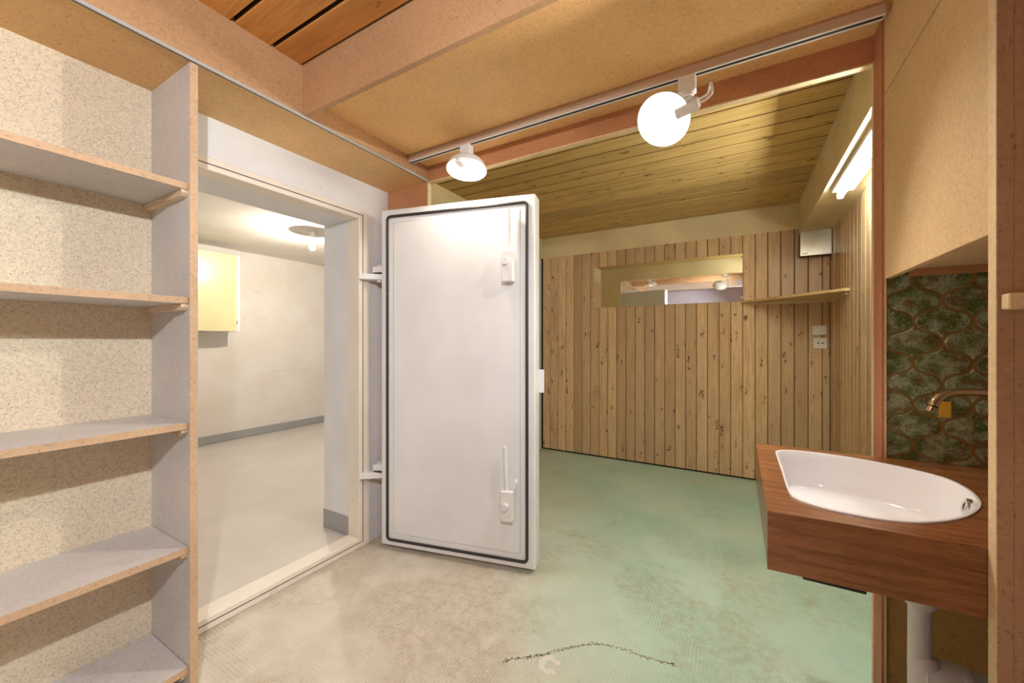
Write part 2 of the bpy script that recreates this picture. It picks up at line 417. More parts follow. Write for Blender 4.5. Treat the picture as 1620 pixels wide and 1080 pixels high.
# ceiling of the back room: boards along x
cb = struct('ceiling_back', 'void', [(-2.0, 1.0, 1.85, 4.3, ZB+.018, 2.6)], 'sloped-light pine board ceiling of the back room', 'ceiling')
cb['label'] = 'knotty pine board ceiling of the back room'
def cboard(name, ln, wdt, gap, thk, mat):
    c = .004; g = gap/2
    poly = [(g, thk), (wdt-g, thk), (wdt-g, c), (wdt-g-c, 0), (g+c, 0), (g, c)]      # (y, z)
    o = MB().prism(poly, 0, 0, ln).build(name, mat); me = o.data; joints_shaded(me, 1); bpy.data.objects.remove(o); return me
bp = .145
joints = {0: -1.15, 1: -1.02, 4: -.3, 7: -1.3, 10: .05, 13: -.8}
k = 0; y = 1.862
x0, x1 = -2.0, .452
while y < YB:
    wd = min(bp, YB - y)
    segs = [(x0, x1)] if k not in joints else [(x0, joints[k]-.001), (joints[k]+.001, x1)]
    for a, b in segs: put(cboard('ceiling_board', b-a, wd, .013, .018, 'pine_ceiling'), 'ceiling_board', cb, (a, y, ZB))
    y += bp; k += 1
# boxed soffit with the strip light
sf = struct('trim_5', 'chip_olive', [(.45, .47, 1.852, YB, 2.165, 2.455), (.47, XB+.018, 1.852, YB, 2.165, 2.185)], 'chipboard boxing along the top of the side wall above the strip light', 'trim')

# partition and lintel
wp = struct('wall_partition', 'chip_low', [(.424, XR, 1.752, 1.84, 0, ZC)], 'partition wall with green lantern tiles above the washbasin counter', 'wall')
box('end_board', 'edge_red', (.412, .424, 1.742, 1.828, 0, ZC), wp, .001)
box('end_strip', 'edge_pale', (.410, .424, 1.828, 1.846, 0, 2.23), wp, .001)
box('edge_strip', 'edge_pale', (.419, .424, 1.739, 1.742, .0, ZC), wp, 0)
lt = struct('trim_6', 'chip_lintel', [(XS, .412, YL, YL+.02, 2.23, 2.46)], 'reddish chipboard lintel board behind the light track', 'trim')
box('bottom_edge', 'edge_pale', (XS, .412, YL-.001, YL+.021, 2.226, 2.231), lt, 0)
box('back_face', 'chip_olive', (-2.0, .45, YL+.02, YL+.03, 2.226, 2.46), lt, 0)
struct('trim_7', 'chip_lintel', [(-1.999, XS, YL, YL+.02, 0, 2.23)], 'chipboard return board behind the hinge side of the open door', 'trim')
struct('trim_8', 'chip_olive', [(-1.999, XS+.002, YL+.02, YL+.03, 0, 2.226), (XS, XS+.002, YL-.001, YL+.02, 0, 2.226)], 'pale back face of the return board beside the door', 'trim')
# front ceiling
struct('ceiling', 'chip_ceiling', [(XS, XR, 1.055, YL, ZC, ZC+.03)], 'chipboard ceiling panel between the beam and the light track', 'ceiling')
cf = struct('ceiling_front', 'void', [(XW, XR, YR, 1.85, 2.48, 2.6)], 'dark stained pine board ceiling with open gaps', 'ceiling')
k = 0; y = 1.03 - .128
while y > YR:
    put(cboard('ceiling_board', XR-XS, .147, .014, .02, 'pine_front'), 'ceiling_board', cf, (XS, y, ZF)); y -= .147
put(cboard('ceiling_board', XR-XS, .128, .014, .02, 'pine_front'), 'ceiling_board', cf, (XS, 1.03-.128+.147-.147, ZF)).location.y = 1.03-.128
bpy.data.objects.remove([o for o in cf.children if abs(o.location.y-(1.03-.128)) < 1e-5][0])
struct('trim_9', 'chip_beam', [(XS, XR, 1.03, 1.055, 2.24, 2.48)], 'chipboard beam crossing the ceiling', 'trim', .0015)
fa = struct('trim_10', 'chip_beam', [(XS-.02, XS, YR, YL, 2.238, 2.48)], 'chipboard fascia along the top of the bookshelf and doorway', 'trim')
box('fascia_lip', 'chip_beam', (XS, XS+.006, YR, 1.03, 2.240, 2.262), fa, .001)
struct('trim_11', 'chip_soffit', [(XW, XS, YR, YL, 2.229, 2.245)], 'chipboard soffit panel over the bookshelf and the doorway', 'trim')
M['lilac'] = paint('pale_lilac_wall_paint', (.60, .56, .66), .5)
struct('wall_rear', 'lilac', [(XW, XR, YR-.1, YR, 0, 2.6)], 'pale lilac painted wall behind the viewpoint', 'wall')
struct('wall_right_front', 'chip_cupboard', [(XR, XR+.1, YR, 1.85, 0, 2.6)], 'chipboard side wall behind the washbasin cupboard', 'wall')

# lantern tiles on the partition
def lantern(p, inset, keep=11, a=.0085):
    """lantern outline: each quarter is an S-curve that fits the neighbour, moved inwards by the joint width"""
    q = p/2; N = 80; raw = []
    for i in range(N+1):
        t = i/N; off = a*math.sin(2*PI*t)*.707
        raw.append((q*(1-t) + off, q*t + off))
    ins = []
    for i in range(N+1):
        x0, y0 = raw[max(0, i-1)]; x1, y1 = raw[min(N, i+1)]
        tx, ty = x1-x0, y1-y0; L = math.hypot(tx, ty)
        ins.append((raw[i][0] - inset*ty/L, raw[i][1] + inset*tx/L))
    ins = [v for v in ins if v[0] > .0006 and v[1] > .0006]
    sel = [ins[round(k*(len(ins)-1)/(keep-1))] for k in range(keep)]
    R_ = (max(v[0] for v in sel[:3]) + .0002, 0.0); T_ = (0.0, max(v[1] for v in sel) + .0003)
    quarter = [R_] + sel
    pts = quarter + [T_] + [(-x, y) for x, y in quarter[:0:-1]] + [(-x, -y) for x, y in quarter] + [(0.0, -T_[1])] + [(x, -y) for x, y in quarter[:0:-1]]
    return pts
def clip(poly, x0, x1, z0, z1):
    def cut(P, f, ip):
        R = []
        for i in range(len(P)):
            A, B = P[i-1], P[i]
            if f(B):
                if not f(A): R.append(ip(A, B))
                R.append(B)
            elif f(A): R.append(ip(A, B))
        return R
    lx = lambda c: (lambda A, B: (c, A[1]+(B[1]-A[1])*(c-A[0])/(B[0]-A[0])))
    lz = lambda c: (lambda A, B: (A[0]+(B[0]-A[0])*(c-A[1])/(B[1]-A[1]), c))
    for f, ip in ((lambda p: p[0] >= x0, lx(x0)), (lambda p: p[0] <= x1, lx(x1)), (lambda p: p[1] >= z0, lz(z0)), (lambda p: p[1] <= z1, lz(z1))):
        if len(poly) < 3: return []
        poly = cut(poly, f, ip)
    return poly
TX0, TX1, TZ0, TZ1 = .426, .99, .868, 1.478
box('grout_bed', 'grout', (.424, XR, 1.7465, 1.752, .80, 1.50), wp, 0)
TP = .1335
o1, o2 = lantern(TP, .0040), lantern(TP, .0066)
full = None
for i in range(-6, 9):
    for j in range(-8, 9):
        if (i + j) % 2: continue
        cx, cz = .556 + i*TP/2, 1.181 + j*TP/2
        P1 = clip([(cx+a, cz+b) for a, b in o1], TX0, TX1, TZ0, TZ1); P2 = clip([(cx+a, cz+b) for a, b in o2], TX0+.001, TX1-.001, TZ0+.001, TZ1-.001)
        if len(P1) < 3 or len(P2) < 3: continue
        whole = len(P1) == len(o1) and len(P2) == len(o2) and abs(P1[0][0]-cx-o1[0][0]) < 1e-9
        if whole and full: put(full, 'tile', wp, (cx, 1.7465, cz)); continue
        mb = MB(); yb, ym, yf = 0, -.0035, -.0055
        n1, n2 = len(P1), len(P2)
        L1 = [(a-cx, yb, b-cz) for a, b in P1]; L2 = [(a-cx, ym, b-cz) for a, b in P1]; L3 = [(a-cx, yf, b-cz) for a, b in P2]
        mb.add(L1+L2, [(k, (k+1) % n1, n1+(k+1) % n1, n1+k) for k in range(n1)])
        if whole: mb.add(L2+L3, [(k, (k+1) % n1, n1+(k+1) % n1, n1+k) for k in range(n1)] + [tuple(range(n1, 2*n1))])
        else: mb.add(L2, [tuple(range(n1))])
        t = mb.build('tile', 'tile'); t.parent = wp; t.location = (cx, 1.7465, cz)
        if whole: full = t.data

# ------------------------------------------------------------------ bookshelf
bs = thing('bookshelf', 'tall built-in chipboard bookshelf with empty boards beside the doorway', 'bookshelf', (-1.83, -.6, 0))
box('side_panel', 'chip_shelf', (-1.992, XS-.002, .624, .646, 0, 2.229), bs, .001)
box('side_panel_edge', 'chip_shelf_edge', (XS-.002, XS, .622, .646, 0, 2.229), bs, 0)
box('side_panel', 'chip_shelf', (-1.992, XS, -1.89, -1.868, 0, 2.229), bs, .001)
box('side_panel', 'chip_shelf', (-1.989, XS, -.62, -.598, 0, 2.229), bs, .001)
box('back_panel', 'chip_shelf_back', (-1.998, -1.990, -1.89, .646, 0, 2.229), bs, 0)
for zt in (1.802, 1.404, .966, .532, .112):
    for y0, y1 in ((-.597, .6225), (-1.867, -.621)):
        sh = box('shelf', 'chip_shelf', (-1.989, XS-.012, y0, y1, zt-.022, zt), bs, .001)
        box('shelf_edge', 'chip_shelf_edge', (XS-.012, XS-.009, y0, y1, zt-.022, zt), sh, 0)
        prof = [(-1.989, zt-.023), (XS-.014, zt-.023), (XS-.014, zt-.034), (XS-.026, zt-.044), (-1.989, zt-.044)]      # (x, z)
        for ya, yb in ((y1-.0195, y1+.001), (y0-.001, y0+.0195)): MB().prism(prof, 1, ya, yb).build('support_batten', 'batten', sh)

# curtain rail along the fascia
cr = thing('curtain_rail', 'thin aluminium curtain rail running along the fascia over bookshelf and doorway', 'rail', (XS, .2, 2.229))
box('rail_body', 'rail_grey', (XS+.0005, XS+.0115, YR, YL-.004, 2.226, 2.238), cr, .001)
box('rail_slot', 'black', (XS+.003, XS+.006, YR, YL-.005, 2.2252, 2.2262), cr, 0)

# ------------------------------------------------------------------ steel shelter door (open)
DA = math.radians(13.05)
dr = thing('door_1', 'thick white steel shelter door standing open with black rubber seal', 'door', (-1.869, 1.657, 0), DA, kind='structure')
dr['_org'] = (0, 0, 0)
DW, D0z, D1z, DT = .956, .028, 2.041, .095
box('leaf', 'steel_white', (0, DW, 0, DT, D0z, D1z), dr, .006)
def rrect(x0, x1, z0, z1, r, n=6):
    P = []
    for cx, cz, a0 in ((x1-r, z1-r, 0), (x0+r, z1-r, 90), (x0+r, z0+r, 180), (x1-r, z0+r, 270)):
        for k in range(n+1):
            a = math.radians(a0 + 90*k/n); P.append((cx+r*math.cos(a), cz+r*math.sin(a)))
    return P
def ring(mb, A, B, y):
    n = len(A)
    mb.add([(a, y, b) for a, b in A] + [(a, y, b) for a, b in B], [(k, (k+1) % n, n+(k+1) % n, n+k) for k in range(n)])
# rubber seal: closed loop tube
loop = rrect(.046, .911, .066, 1.997, .022, 6)
mb = MB(); n = len(loop); rs = .0085; m = 8
vs = []
for i in range(n):
    a = Vector(loop[i-1]); b = Vector(loop[(i+1) % n]); t = (b-a).normalized(); nx = Vector((t.y, -t.x))
    for k in range(m):
        an = 2*PI*k/m
        vs.append((loop[i][0] + nx.x*rs*math.cos(an), -.004 - rs*.9*math.sin(an), loop[i][1] + nx.y*rs*math.cos(an)))
mb.add(vs, [(i*m+k, i*m+(k+1) % m, ((i+1) % n)*m+(k+1) % m, ((i+1) % n)*m+k) for i in range(n) for k in range(m)])
mb.build('rubber_seal', 'rubber', dr, smooth=True)
# slightly raised inner sheet, its edge reads as the fine line
box('inner_sheet', 'steel_white', (.089, .872, -.0025, .001, .107, 1.958), dr, .0008)
sm_ = MB(); L0, L1, B0, B1 = .089, .872, .107, 1.958
for q in ((L0-.0022, L0, B0, B1), (L1, L1+.0022, B0, B1), (L0-.0022, L1+.0022, B1, B1+.0022), (L0-.0022, L1+.0022, B0-.0022, B0)): sm_.box(q[0], q[1], -.0008, .0005, q[2], q[3])
sm_.build('sheet_seam', 'grey_skirt', dr)
def lever(zb0, zb1, u0, u1, rt, rb, kn, nm, upper):
    hd = box(nm, 'lever_paint', (u0, u1, -.062, -.012, zb0, zb1), dr, .003)
    MB().tube([(rb[0], -.036, rb[1]-.03), (rt[0], -.036, rt[1])], .0115, 14).build('lever_rod', 'steel_white', hd, smooth=True)
    MB().tube([(kn[0], -.085, kn[1]), (kn[0], 0, kn[1])], .018, 20).build('pivot_bolt', 'steel_white', hd, smooth=True)
    MB().tube([(kn[0], -.020, kn[1]), (kn[0], -.001, kn[1])], .034, 24).build('pivot_boss', 'steel_white', hd, smooth=True)
    if upper:
        MB().box(u0-.012, u0+.004, -.030, -.014, zb0+.05, zb0+.066).build('stop_pin', 'steel_white', hd, bevel=.002)
    else:
        MB().prism([(u1-.018, zb1+.008), (u1+.002, zb1+.055), (u1+.016, zb1+.040), (u1+.006, zb1+.002)], 1, -.030, -.001).build('stop_wedge', 'steel_white', hd)
        MB().prism([(u0-.022, kn[1]-.012), (u0+.006, kn[1]+.030), (u0+.006, kn[1]-.012)], 1, -.030, -.001).build('stop_wedge', 'steel_white', hd)
lever(1.568, 1.73, .785, .848, (.818, 1.955), (.822, 1.73), (.810, 1.672), 'lever_handle', True)
lever(.296, .455, .780, .846, (.797, .688), (.808, .457), (.808, .378), 'lever_handle', False)
# latch plate on the closing edge
MB().prism([(DW-.012, .965), (DW+.022, .965), (DW+.026, .970), (DW+.026, 1.090), (DW+.022, 1.094), (DW-.012, 1.094)], 1, DT, DT+.012).build('latch_plate', 'steel_white', dr, bevel=.002)
# hinges: wall bracket, pin, leaf plate
for zh in (.455, 1.665):
    hg = MB().prism([(-.125, -.045), (.02, .035), (.02, .075), (-.135, .075)], 2, zh-.038, zh-.004).build('hinge', 'steel_white', dr, bevel=.003)
    MB().prism([(-.065, .005), (.02, .025), (.02, .075), (-.065, .075)], 2, zh+.006, zh+.042).build('hinge_leaf', 'steel_white', hg, bevel=.003)
    MB().tube([(-.04, .04, zh-.05), (-.04, .04, zh+.055)], .014, 12).build('hinge_pin', 'steel_white', hg, smooth=True)
    box('hinge_washer', 'rubber', (-.062, .015, .012, .07, zh-.004, zh+.006), hg, 0)

# ------------------------------------------------------------------ light track and spot lamps
tk = thing('light_track', 'white lighting track with black slot mounted along the chipboard ceiling', 'light track', (-.6, 1.68, 2.30))
mb = MB(); mb.box(XS+.002, .405, 1.662, 1.698, 2.288, ZC); mb.build('track_body', 'track_shade_tan', tk, bevel=.002)
for ya in (1.6635, 1.6855): box('slot_edge', 'lamp_white', (XS+.004, .404, ya, ya+.0085, 2.2868, 2.2881), tk, 0)
box('track_slot', 'black', (XS+.006, .400, 1.673, 1.684, 2.2862, 2.2885), tk, 0)
mb = MB(); mb.box(XS+.003, .404, 1.657, 1.662, ZC-.006, ZC); mb.build('track_gap', 'chip_beam', tk)

tk2 = thing('light_track', 'second white lighting track behind the viewpoint', 'light track', (0, -.30, 2.30))
box('track_body', 'lamp_white', (XS+.002, .95, -.318, -.282, 2.288, ZF), tk2, .002)
box('track_slot', 'black', (XS+.006, .94, -.306, -.294, 2.2862, 2.2878), tk2, 0)

def spline(P, sub=5):
    out = []; n = len(P)
    for i in range(n-1):
        p0, p1, p2, p3 = (P[max(0, min(n-1, i+k-1))] for k in range(4))
        for s_ in range(sub):
            t = s_/sub; out.append(.5*((2*p1) + (-p0+p2)*t + (2*p0-5*p1+4*p2-p3)*t*t + (-p0+3*p1-3*p2+p3)*t*t*t))
    return out + [P[-1]]
def spot(lbl, mx, shade_c, aim, bulb, sock_dir, my=1.68, rim=.106, stem=False, dep=.043):
    t = thing('track_spotlight', lbl, 'spotlight', (mx, my, 2.288), group='spotlights on the lighting track')
    box('adapter', 'lamp_white', (mx-.032, mx+.032, my-.020, my+.020, 2.222, 2.2875), t, .004)
    MB().lathe([(.020, 2.205), (.024, 2.210), (.024, 2.224)], 20, Matrix.Translation((mx, my, 0))).build('swivel_cap', 'lamp_white', t, smooth=True)
    A = Vector(aim).normalized(); C = Vector(shade_c)            # C = centre of the rim
    R, D = rim, .066
    outer = [(R*a, D*b) for a, b in ((.11, 1), (.28, .985), (.52, .90), (.74, .72), (.89, .45), (.967, .2), (1, 0))]
    inner = [(R*a, D*b) for a, b in ((.98, 0), (.945, .2), (.863, .44), (.712, .70), (.50, .87), (.28, .95), (.04, .955))]
    m = rot_to(aim, C)
    sh = MB().lathe(outer + inner, 48, m).build('shade', 'lamp_white', t, smooth=True)
    MB().lathe([(.0005, D*.93), (.021, D*.93), (.021, D*.86), (.0005, D*.84)], 28, m).build('shade_disc', 'door_disc', sh, smooth=True)
    # stem from the adapter to the socket
    sd = Vector(sock_dir); sd = (sd - A*sd.dot(A)).normalized(); sq = A.cross(sd)
    def loc(a, b, c): return C + sd*a + sq*b + A*c
    sv = []
    for a in ((.035, .090) if stem else (.045, .128)):
        for b, c in ((-.019, -.030), (.019, -.030), (.019, .008), (-.019, .008)): sv.append(loc(a, b, c))
    mb = MB().add(sv, [(0,1,2,3), (4,5,6,7), (0,1,5,4), (1,2,6,5), (2,3,7,6), (3,0,4,7)])
    so = mb.build('socket', 'white_plastic', t, bevel=.004)
    p0 = Vector((mx+.018, my, 2.21)); p1 = loc(.122, 0, -.030)
    top = C - A*D
    if stem: MB().tube([Vector((mx, my, 2.215)), top.lerp(Vector((mx, my, 2.215)), .4), top + A*.003], .009, 12).build('stem', 'lamp_white', t, smooth=True)
    else: MB().tube([p0, p0.lerp(p1, .5) + Vector((.004, 0, -.01)), p1], .0035, 8).build('bracket_arm', 'alu', t, smooth=True)
    q = loc(.134, 0, -.01)
    if not stem: MB().tube(spline([Vector((mx-.004, my, 2.208)), Vector((mx+.01, my-.004, 2.187)), Vector((mx+.05, my-.015, 2.186)) + sd*.02, q + sd*.035 + Vector((0, 0, .05)), q + sd*.04 + Vector((0,0,.015)), q + sd*.02, q]), .0042, 8).build('cable', 'white_plastic', t, smooth=True)
    # glowing bulb lying across the shade
    bc = C - A*dep
    mbb = rot_to(aim, bc)
    rb = .024
    front = [(rb*math.sin(q*PI/16), -rb*math.cos(q*PI/16)) for q in range(9)]; front[0] = (.0004, -rb)
    back = [(rb, 0), (rb*.9, .010), (rb*.6, .020), (.010, .026), (.010, .036)]
    bu = MB().lathe(front, 24, mbb).build('bulb', emit('glowing_bulb', *bulb), t, smooth=True)
    MB().lathe(back, 24, mbb).build('bulb_silvering', 'alu', bu, smooth=True)
    return t
spot('spotlight with white dish pointing down in front of the open door', -1.248, (-1.236, 1.665, 2.150), (.05, -.16, -1), BULB_DOOR, (.1, -1, 0), stem=True)
spot('glaring spotlight with white dish turned towards the bookshelf', -.174, (-.247, 1.575, 2.088), (-.18, -.68, -.71), BULB_ROOM, (1, -.3, .05), rim=.098, dep=.046)
spot('spotlight with white dish on the ceiling behind the viewpoint', .30, (.22, -.30, 2.09), (-1, .04, -.50), BULB_REAR, (1, .2, .1), -.30)

# ------------------------------------------------------------------ back room fittings
fl = thing('strip_light', 'fluorescent strip light with one glowing tube under the boxing', 'strip light', (.53, 2.43, 2.165))
box('batten_body', 'white_plastic', (.485, .59, 1.86, 3.0, 2.140, 2.165), fl, .003)
for y in (1.866, 2.978): box('lampholder', 'white_plastic', (.508, .538, y, y+.016, 2.095, 2.142), fl, .002)
MB().tube([(.523, 1.88, 2.112), (.523, 2.98, 2.112)], .0145, 20).build('tube', emit('glowing_tube', *TUBE), fl, smooth=True)
mi = thing('wall_mirror', 'long low frameless mirror set on the pine boards', 'mirror', (-.66, YB, 1.62))
box('glass', 'mirror', (-1.357, .035, YB-.006, YB-.0005, 1.616, 2.050), mi, .0008)
for xx, zz in ((-1.352, 1.70), (.028, 2.02), (.028, 1.65)): box('clip', 'white_plastic', (xx-.008, xx+.008, YB-.009, YB-.0005, zz-.010, zz+.010), mi, .001)
mbx = thing('metal_box', 'square galvanised metal box mounted in the corner above the shelf', 'box', (.56, YB, 1.97))
box('housing', 'black', (.450, .655, YB-.075, YB-.0005, 1.965, 2.150), mbx, .002)
box('lid', 'galv', (.448, .657, YB-.092, YB-.076, 1.962, 2.205), mbx, .003)
box('lid_flange', 'galv', (.446, .658, YB-.094, YB-.030, 2.200, 2.208), mbx, .001)
box('label_plate', 'grey_plastic', (.458, .500, YB-.0935, YB-.0915, 1.975, 1.987), mbx, 0)
MB().tube([(.605, YB-.096, 1.990), (.605, YB-.090, 1.990)], .008, 12).build('lock', 'alu', mbx, smooth=True)
cs = thing('corner_shelf', 'triangular wooden corner shelf below the metal box', 'shelf', (.45, 4.0, 1.59))
MB().prism([(.02, YB-.001), (XB-.001, YB-.001), (XB-.001, 3.47), (XB-.03, 3.47)], 2, 1.598, 1.617).build('board', pine('corner_shelf_wood', (.60, .43, .20), 0, rough=.4, knots=False), cs)
box('support_batten', 'batten', (XB-.020, XB-.001, 3.50, YB-.02, 1.576, 1.598), cs, .001)
box('support_batten', 'batten', (.10, XB-.022, YB-.020, YB-.001, 1.576, 1.598), cs, .001)
cp = thing('cover_plate', 'blank white cover plate directly above the power socket', 'cover plate', (.59, YB, 1.31))
box('plate', 'white_plastic', (.541, .636, YB-.010, YB-.0005, 1.305, 1.384), cp, .004)
for a, b in ((.556, 1.372), (.622, 1.317)): MB().tube([(a, YB-.0105, b), (a, YB-.0095, b)], .003, 8).build('screw', 'grey_plastic', cp)
ps = thing('power_socket', 'white power socket with round holes under the corner shelf', 'socket', (.594, YB, 1.19))
box('plate', 'white_plastic', (.548, .640, YB-.010, YB-.0005, 1.190, 1.281), ps, .004)
MB().lathe([(.0005, 0), (.028, 0), (.030, .003)], 24, Matrix.Translation((.594, YB-.013, 1.236)) @ Matrix.Rotation(-PI/2, 4, 'X')).build('socket_face', 'white_plastic', ps, smooth=True)
for a in (.579, .594, .609):
    MB().tube([(a, YB-.0145, 1.236), (a, YB-.0125, 1.236)], .0065 if a != .594 else .003, 10).build('pin_hole', 'black', ps)

# ------------------------------------------------------------------ room beyond fittings
cab = thing('wall_cabinet', 'yellow fronted wall cabinet hung in the room beyond the doorway', 'cabinet', (-5.25, 2.05, 1.36))
box('carcass', 'steel_white', (XF+.001, -5.118, 1.65, 2.418, 1.366, 2.258), cab, .002)
box('door', 'yellow', (-5.117, -5.098, 1.65, 2.371, 1.368, 2.256), cab, .002)
for zz in (1.45, 2.15): box('hinge', 'alu', (-5.117, -5.100, 2.372, 2.382, zz, zz+.05), cab, 0)
lb = (-3.80, 2.47)
ml = thing('ceiling_lamp', 'bare bulb under a round white dish on the ceiling beyond the doorway', 'lamp', (*lb, 2.38))
mt = Matrix.Translation((lb[0], lb[1], 0))
MB().lathe([(.002, 2.318), (.05, 2.312), (.118, 2.296), (.118, 2.293), (.05, 2.308), (.002, 2.313)], 36, mt).build('dish', 'lamp_white', ml, smooth=True)
MB().lathe([(.0005, 2.25), (.019, 2.25), (.019, 2.30), (.022, 2.30), (.022, 2.38), (.0005, 2.38)], 20, mt).build('lamp_holder', 'white_plastic', ml, smooth=True)
MB().lathe([(.0005, 2.190), (.014, 2.193), (.024, 2.203), (.028, 2.218), (.024, 2.234), (.016, 2.246), (.015, 2.252)], 20, mt).build('bulb', emit('glowing_bare_bulb', *BULB_BEYOND), ml, smooth=True)

# ------------------------------------------------------------------ washbasin corner
# cupboard above
cu = thing('overhead_cupboard', 'chipboard overhead cupboard above the tiled washbasin alcove', 'cupboard', (.7, 1.4, 1.46))
box('door_panel', 'chip_cupboard', (.420, .438, 1.072, 1.738, 1.457, 2.0655), cu, .001)
box('door_panel', 'chip_cupboard', (.420, .438, 1.072, 1.738, 2.0705, ZC-.001), cu, .001)
box('bottom_panel', 'chip_cupboard', (.439, XR-.002, 1.072, 1.738, 1.482, 1.500), cu, .001)
box('back_batten', 'batten_red', (.475, XR-.002, 1.722, 1.7395, 1.459, 1.482), cu, .001)
box('inner_panel', 'chip_cupboard', (.440, XR-.002, 1.55, 1.57, 1.502, ZC-.002), cu, 0)
# side shelf unit at the near end of the alcove
sd = thing('side_shelf_unit', 'brown chipboard shelf upright with pale wooden edge next to the washbasin', 'shelf unit', (.7, 1.06, 0))
box('side_panel', 'chip_side', (.422, XR-.002, 1.044, 1.069, 0, ZC-.085), sd, .001)
box('side_panel_top', 'chip_side', (.422, XR-.002, 1.0295-.012, 1.0295, ZC-.085, ZF-.002), sd, 0)
box('front_lipping', 'chip_side', (.402, .422, 1.0435, 1.069, 0, ZC-.085), sd, .0005)
box('front_edge', 'edge_pale', (.4005, .402, 1.0435, 1.069, 0, ZC-.085), sd, 0)
box('support_batten', 'edge_pale', (.406, XR-.01, 1.018, 1.0434, 1.306, 1.334), sd, .002)

# counter with basin
HP = [(.112, 1.60), (.112, 1.40), (.112, 1.215), (.125, 1.165), (.170, 1.134), (.222, 1.124), (.275, 1.126), (.330, 1.145), (.389, 1.190), (.440, 1.250), (.485, 1.330), (.505, 1.400), (.512, 1.470), (.500, 1.545), (.455, 1.600), (.394, 1.640), (.320, 1.668), (.246, 1.682), (.180, 1.680), (.136, 1.662), (.116, 1.635)]
def smooth_loop(P, sub=4):
    out = []; n = len(P)
    for i in range(n):
        p0, p1, p2, p3 = (Vector(P[(i+k-1) % n]) for k in range(4))
        for s in range(sub):
            t = s/sub
            out.append(.5*((2*p1) + (-p0+p2)*t + (2*p0-5*p1+4*p2-p3)*t*t + (-p0+3*p1-3*p2+p3)*t*t*t))
    return [(v.x, v.y) for v in out]
HL = smooth_loop(HP)
CX0, CX1, CY0, CY1, CZ0, CZ1 = .057, XR-.004, 1.071, 1.740, .735, .867
ct = thing('vanity_counter', 'thick dark wood laminate counter holding the washbasin', 'counter', (.4, 1.4, CZ0))
bm = bmesh.new(); o0 = Vector((.4, 1.4, CZ0))
# small step of the counter around the upright: front-left block reaches the upright, no further
outer = [(CX0, 1.058), (.3995, 1.071), (CX1, 1.0715), (CX1, CY1), (.408, CY1), (CX0, CY1)]
def fill(z, flip):
    a = [bm.verts.new(Vector((x, y, z)) - o0) for x, y in outer]; b = [bm.verts.new(Vector((x, y, z)) - o0) for x, y in HL]
    es = [bm.edges.new((L[i-1], L[i])) for L in (a, b) for i in range(len(L))]
    bmesh.ops.triangle_fill(bm, use_beauty=True, edges=es)
    return a, b
ta, tb = fill(CZ1, False); ba, bb = fill(CZ0, True)
for U, L in ((ta, ba), (tb, bb)):
    for i in range(len(U)): bm.faces.new((U[i-1], U[i], L[i], L[i-1]))
bmesh.ops.recalc_face_normals(bm, faces=bm.faces)
me = bpy.data.meshes.new('counter_slab'); bm.to_mesh(me); bm.free(); me.materials.append(M['counter'])
so = bpy.data.objects.new('counter_slab', me); COL.objects.link(so); so.parent = ct
box('bracket', 'black', (.125, .235, 1.09, 1.13, .715, .7345), ct, .002)
box('bracket', 'black', (.70, .76, 1.10, 1.70, .708, .7345), ct, .002)

cxm, cym = sum(p[0] for p in HL)/len(HL), sum(p[1] for p in HL)/len(HL)
def sc_loop(f, z, dx=0, dy=0): return [((x-cxm)*f+cxm+dx, (y-cym)*f+cym+dy, z) for x, y in HL]
ba_ = thing('washbasin', 'white D-shaped ceramic washbasin set flush into the wood counter', 'washbasin', (cxm, cym, .75))
loops = [sc_loop(1.012, CZ1+.0005), sc_loop(1.010, CZ1+.0035), sc_loop(.985, CZ1+.0035), sc_loop(.972, CZ1-.002), sc_loop(.955, .840), sc_loop(.925, .800, -.004), sc_loop(.895, .772, -.008), sc_loop(.875, .760, -.011), sc_loop(.845, .754, -.014), sc_loop(.5, .748, -.02), sc_loop(.12, .744, -.02)]
mb = MB(); N = len(HL)
mb.add([p for L in loops for p in L], [(i*N+k, i*N+(k+1) % N, (i+1)*N+(k+1) % N, (i+1)*N+k) for i in range(len(loops)-1) for k in range(N)] + [tuple((len(loops)-1)*N+k for k in range(N))])
mb.build('bowl', 'ceramic', ba_, smooth=True)
# overflow fitting on the inner wall
ovp = Vector((.487, 1.395, .842)); ovn = Vector((-1, .05, .22))
mo = rot_to(ovn, ovp)
ov = MB().lathe([(.010, 0), (.010, -.004), (.017, -.005), (.0225, -.002), (.0225, .006), (.010, .006)], 24, mo).build('overflow_ring', 'chrome', ba_, smooth=True)
MB().lathe([(.0005, -.001), (.010, -.001)], 16, mo).build('overflow_hole', 'black', ov)
sv = [mo @ Vector((a, b, c)) for c in (-.003, .001) for a, b in ((-.016, -.004), (.016, -.004), (.016, .004), (-.016, .004))]
MB().add(sv, [(0,1,2,3), (4,5,6,7), (0,1,5,4), (1,2,6,5), (2,3,7,6), (3,0,4,7)]).build('overflow_bar', 'chrome', ov)
MB().lathe([(.0005, .7465), (.018, .7465), (.023, .748), (.023, .745)], 24, Matrix.Translation((cxm-.02, cym, 0))).build('drain', 'chrome', ba_, smooth=True)

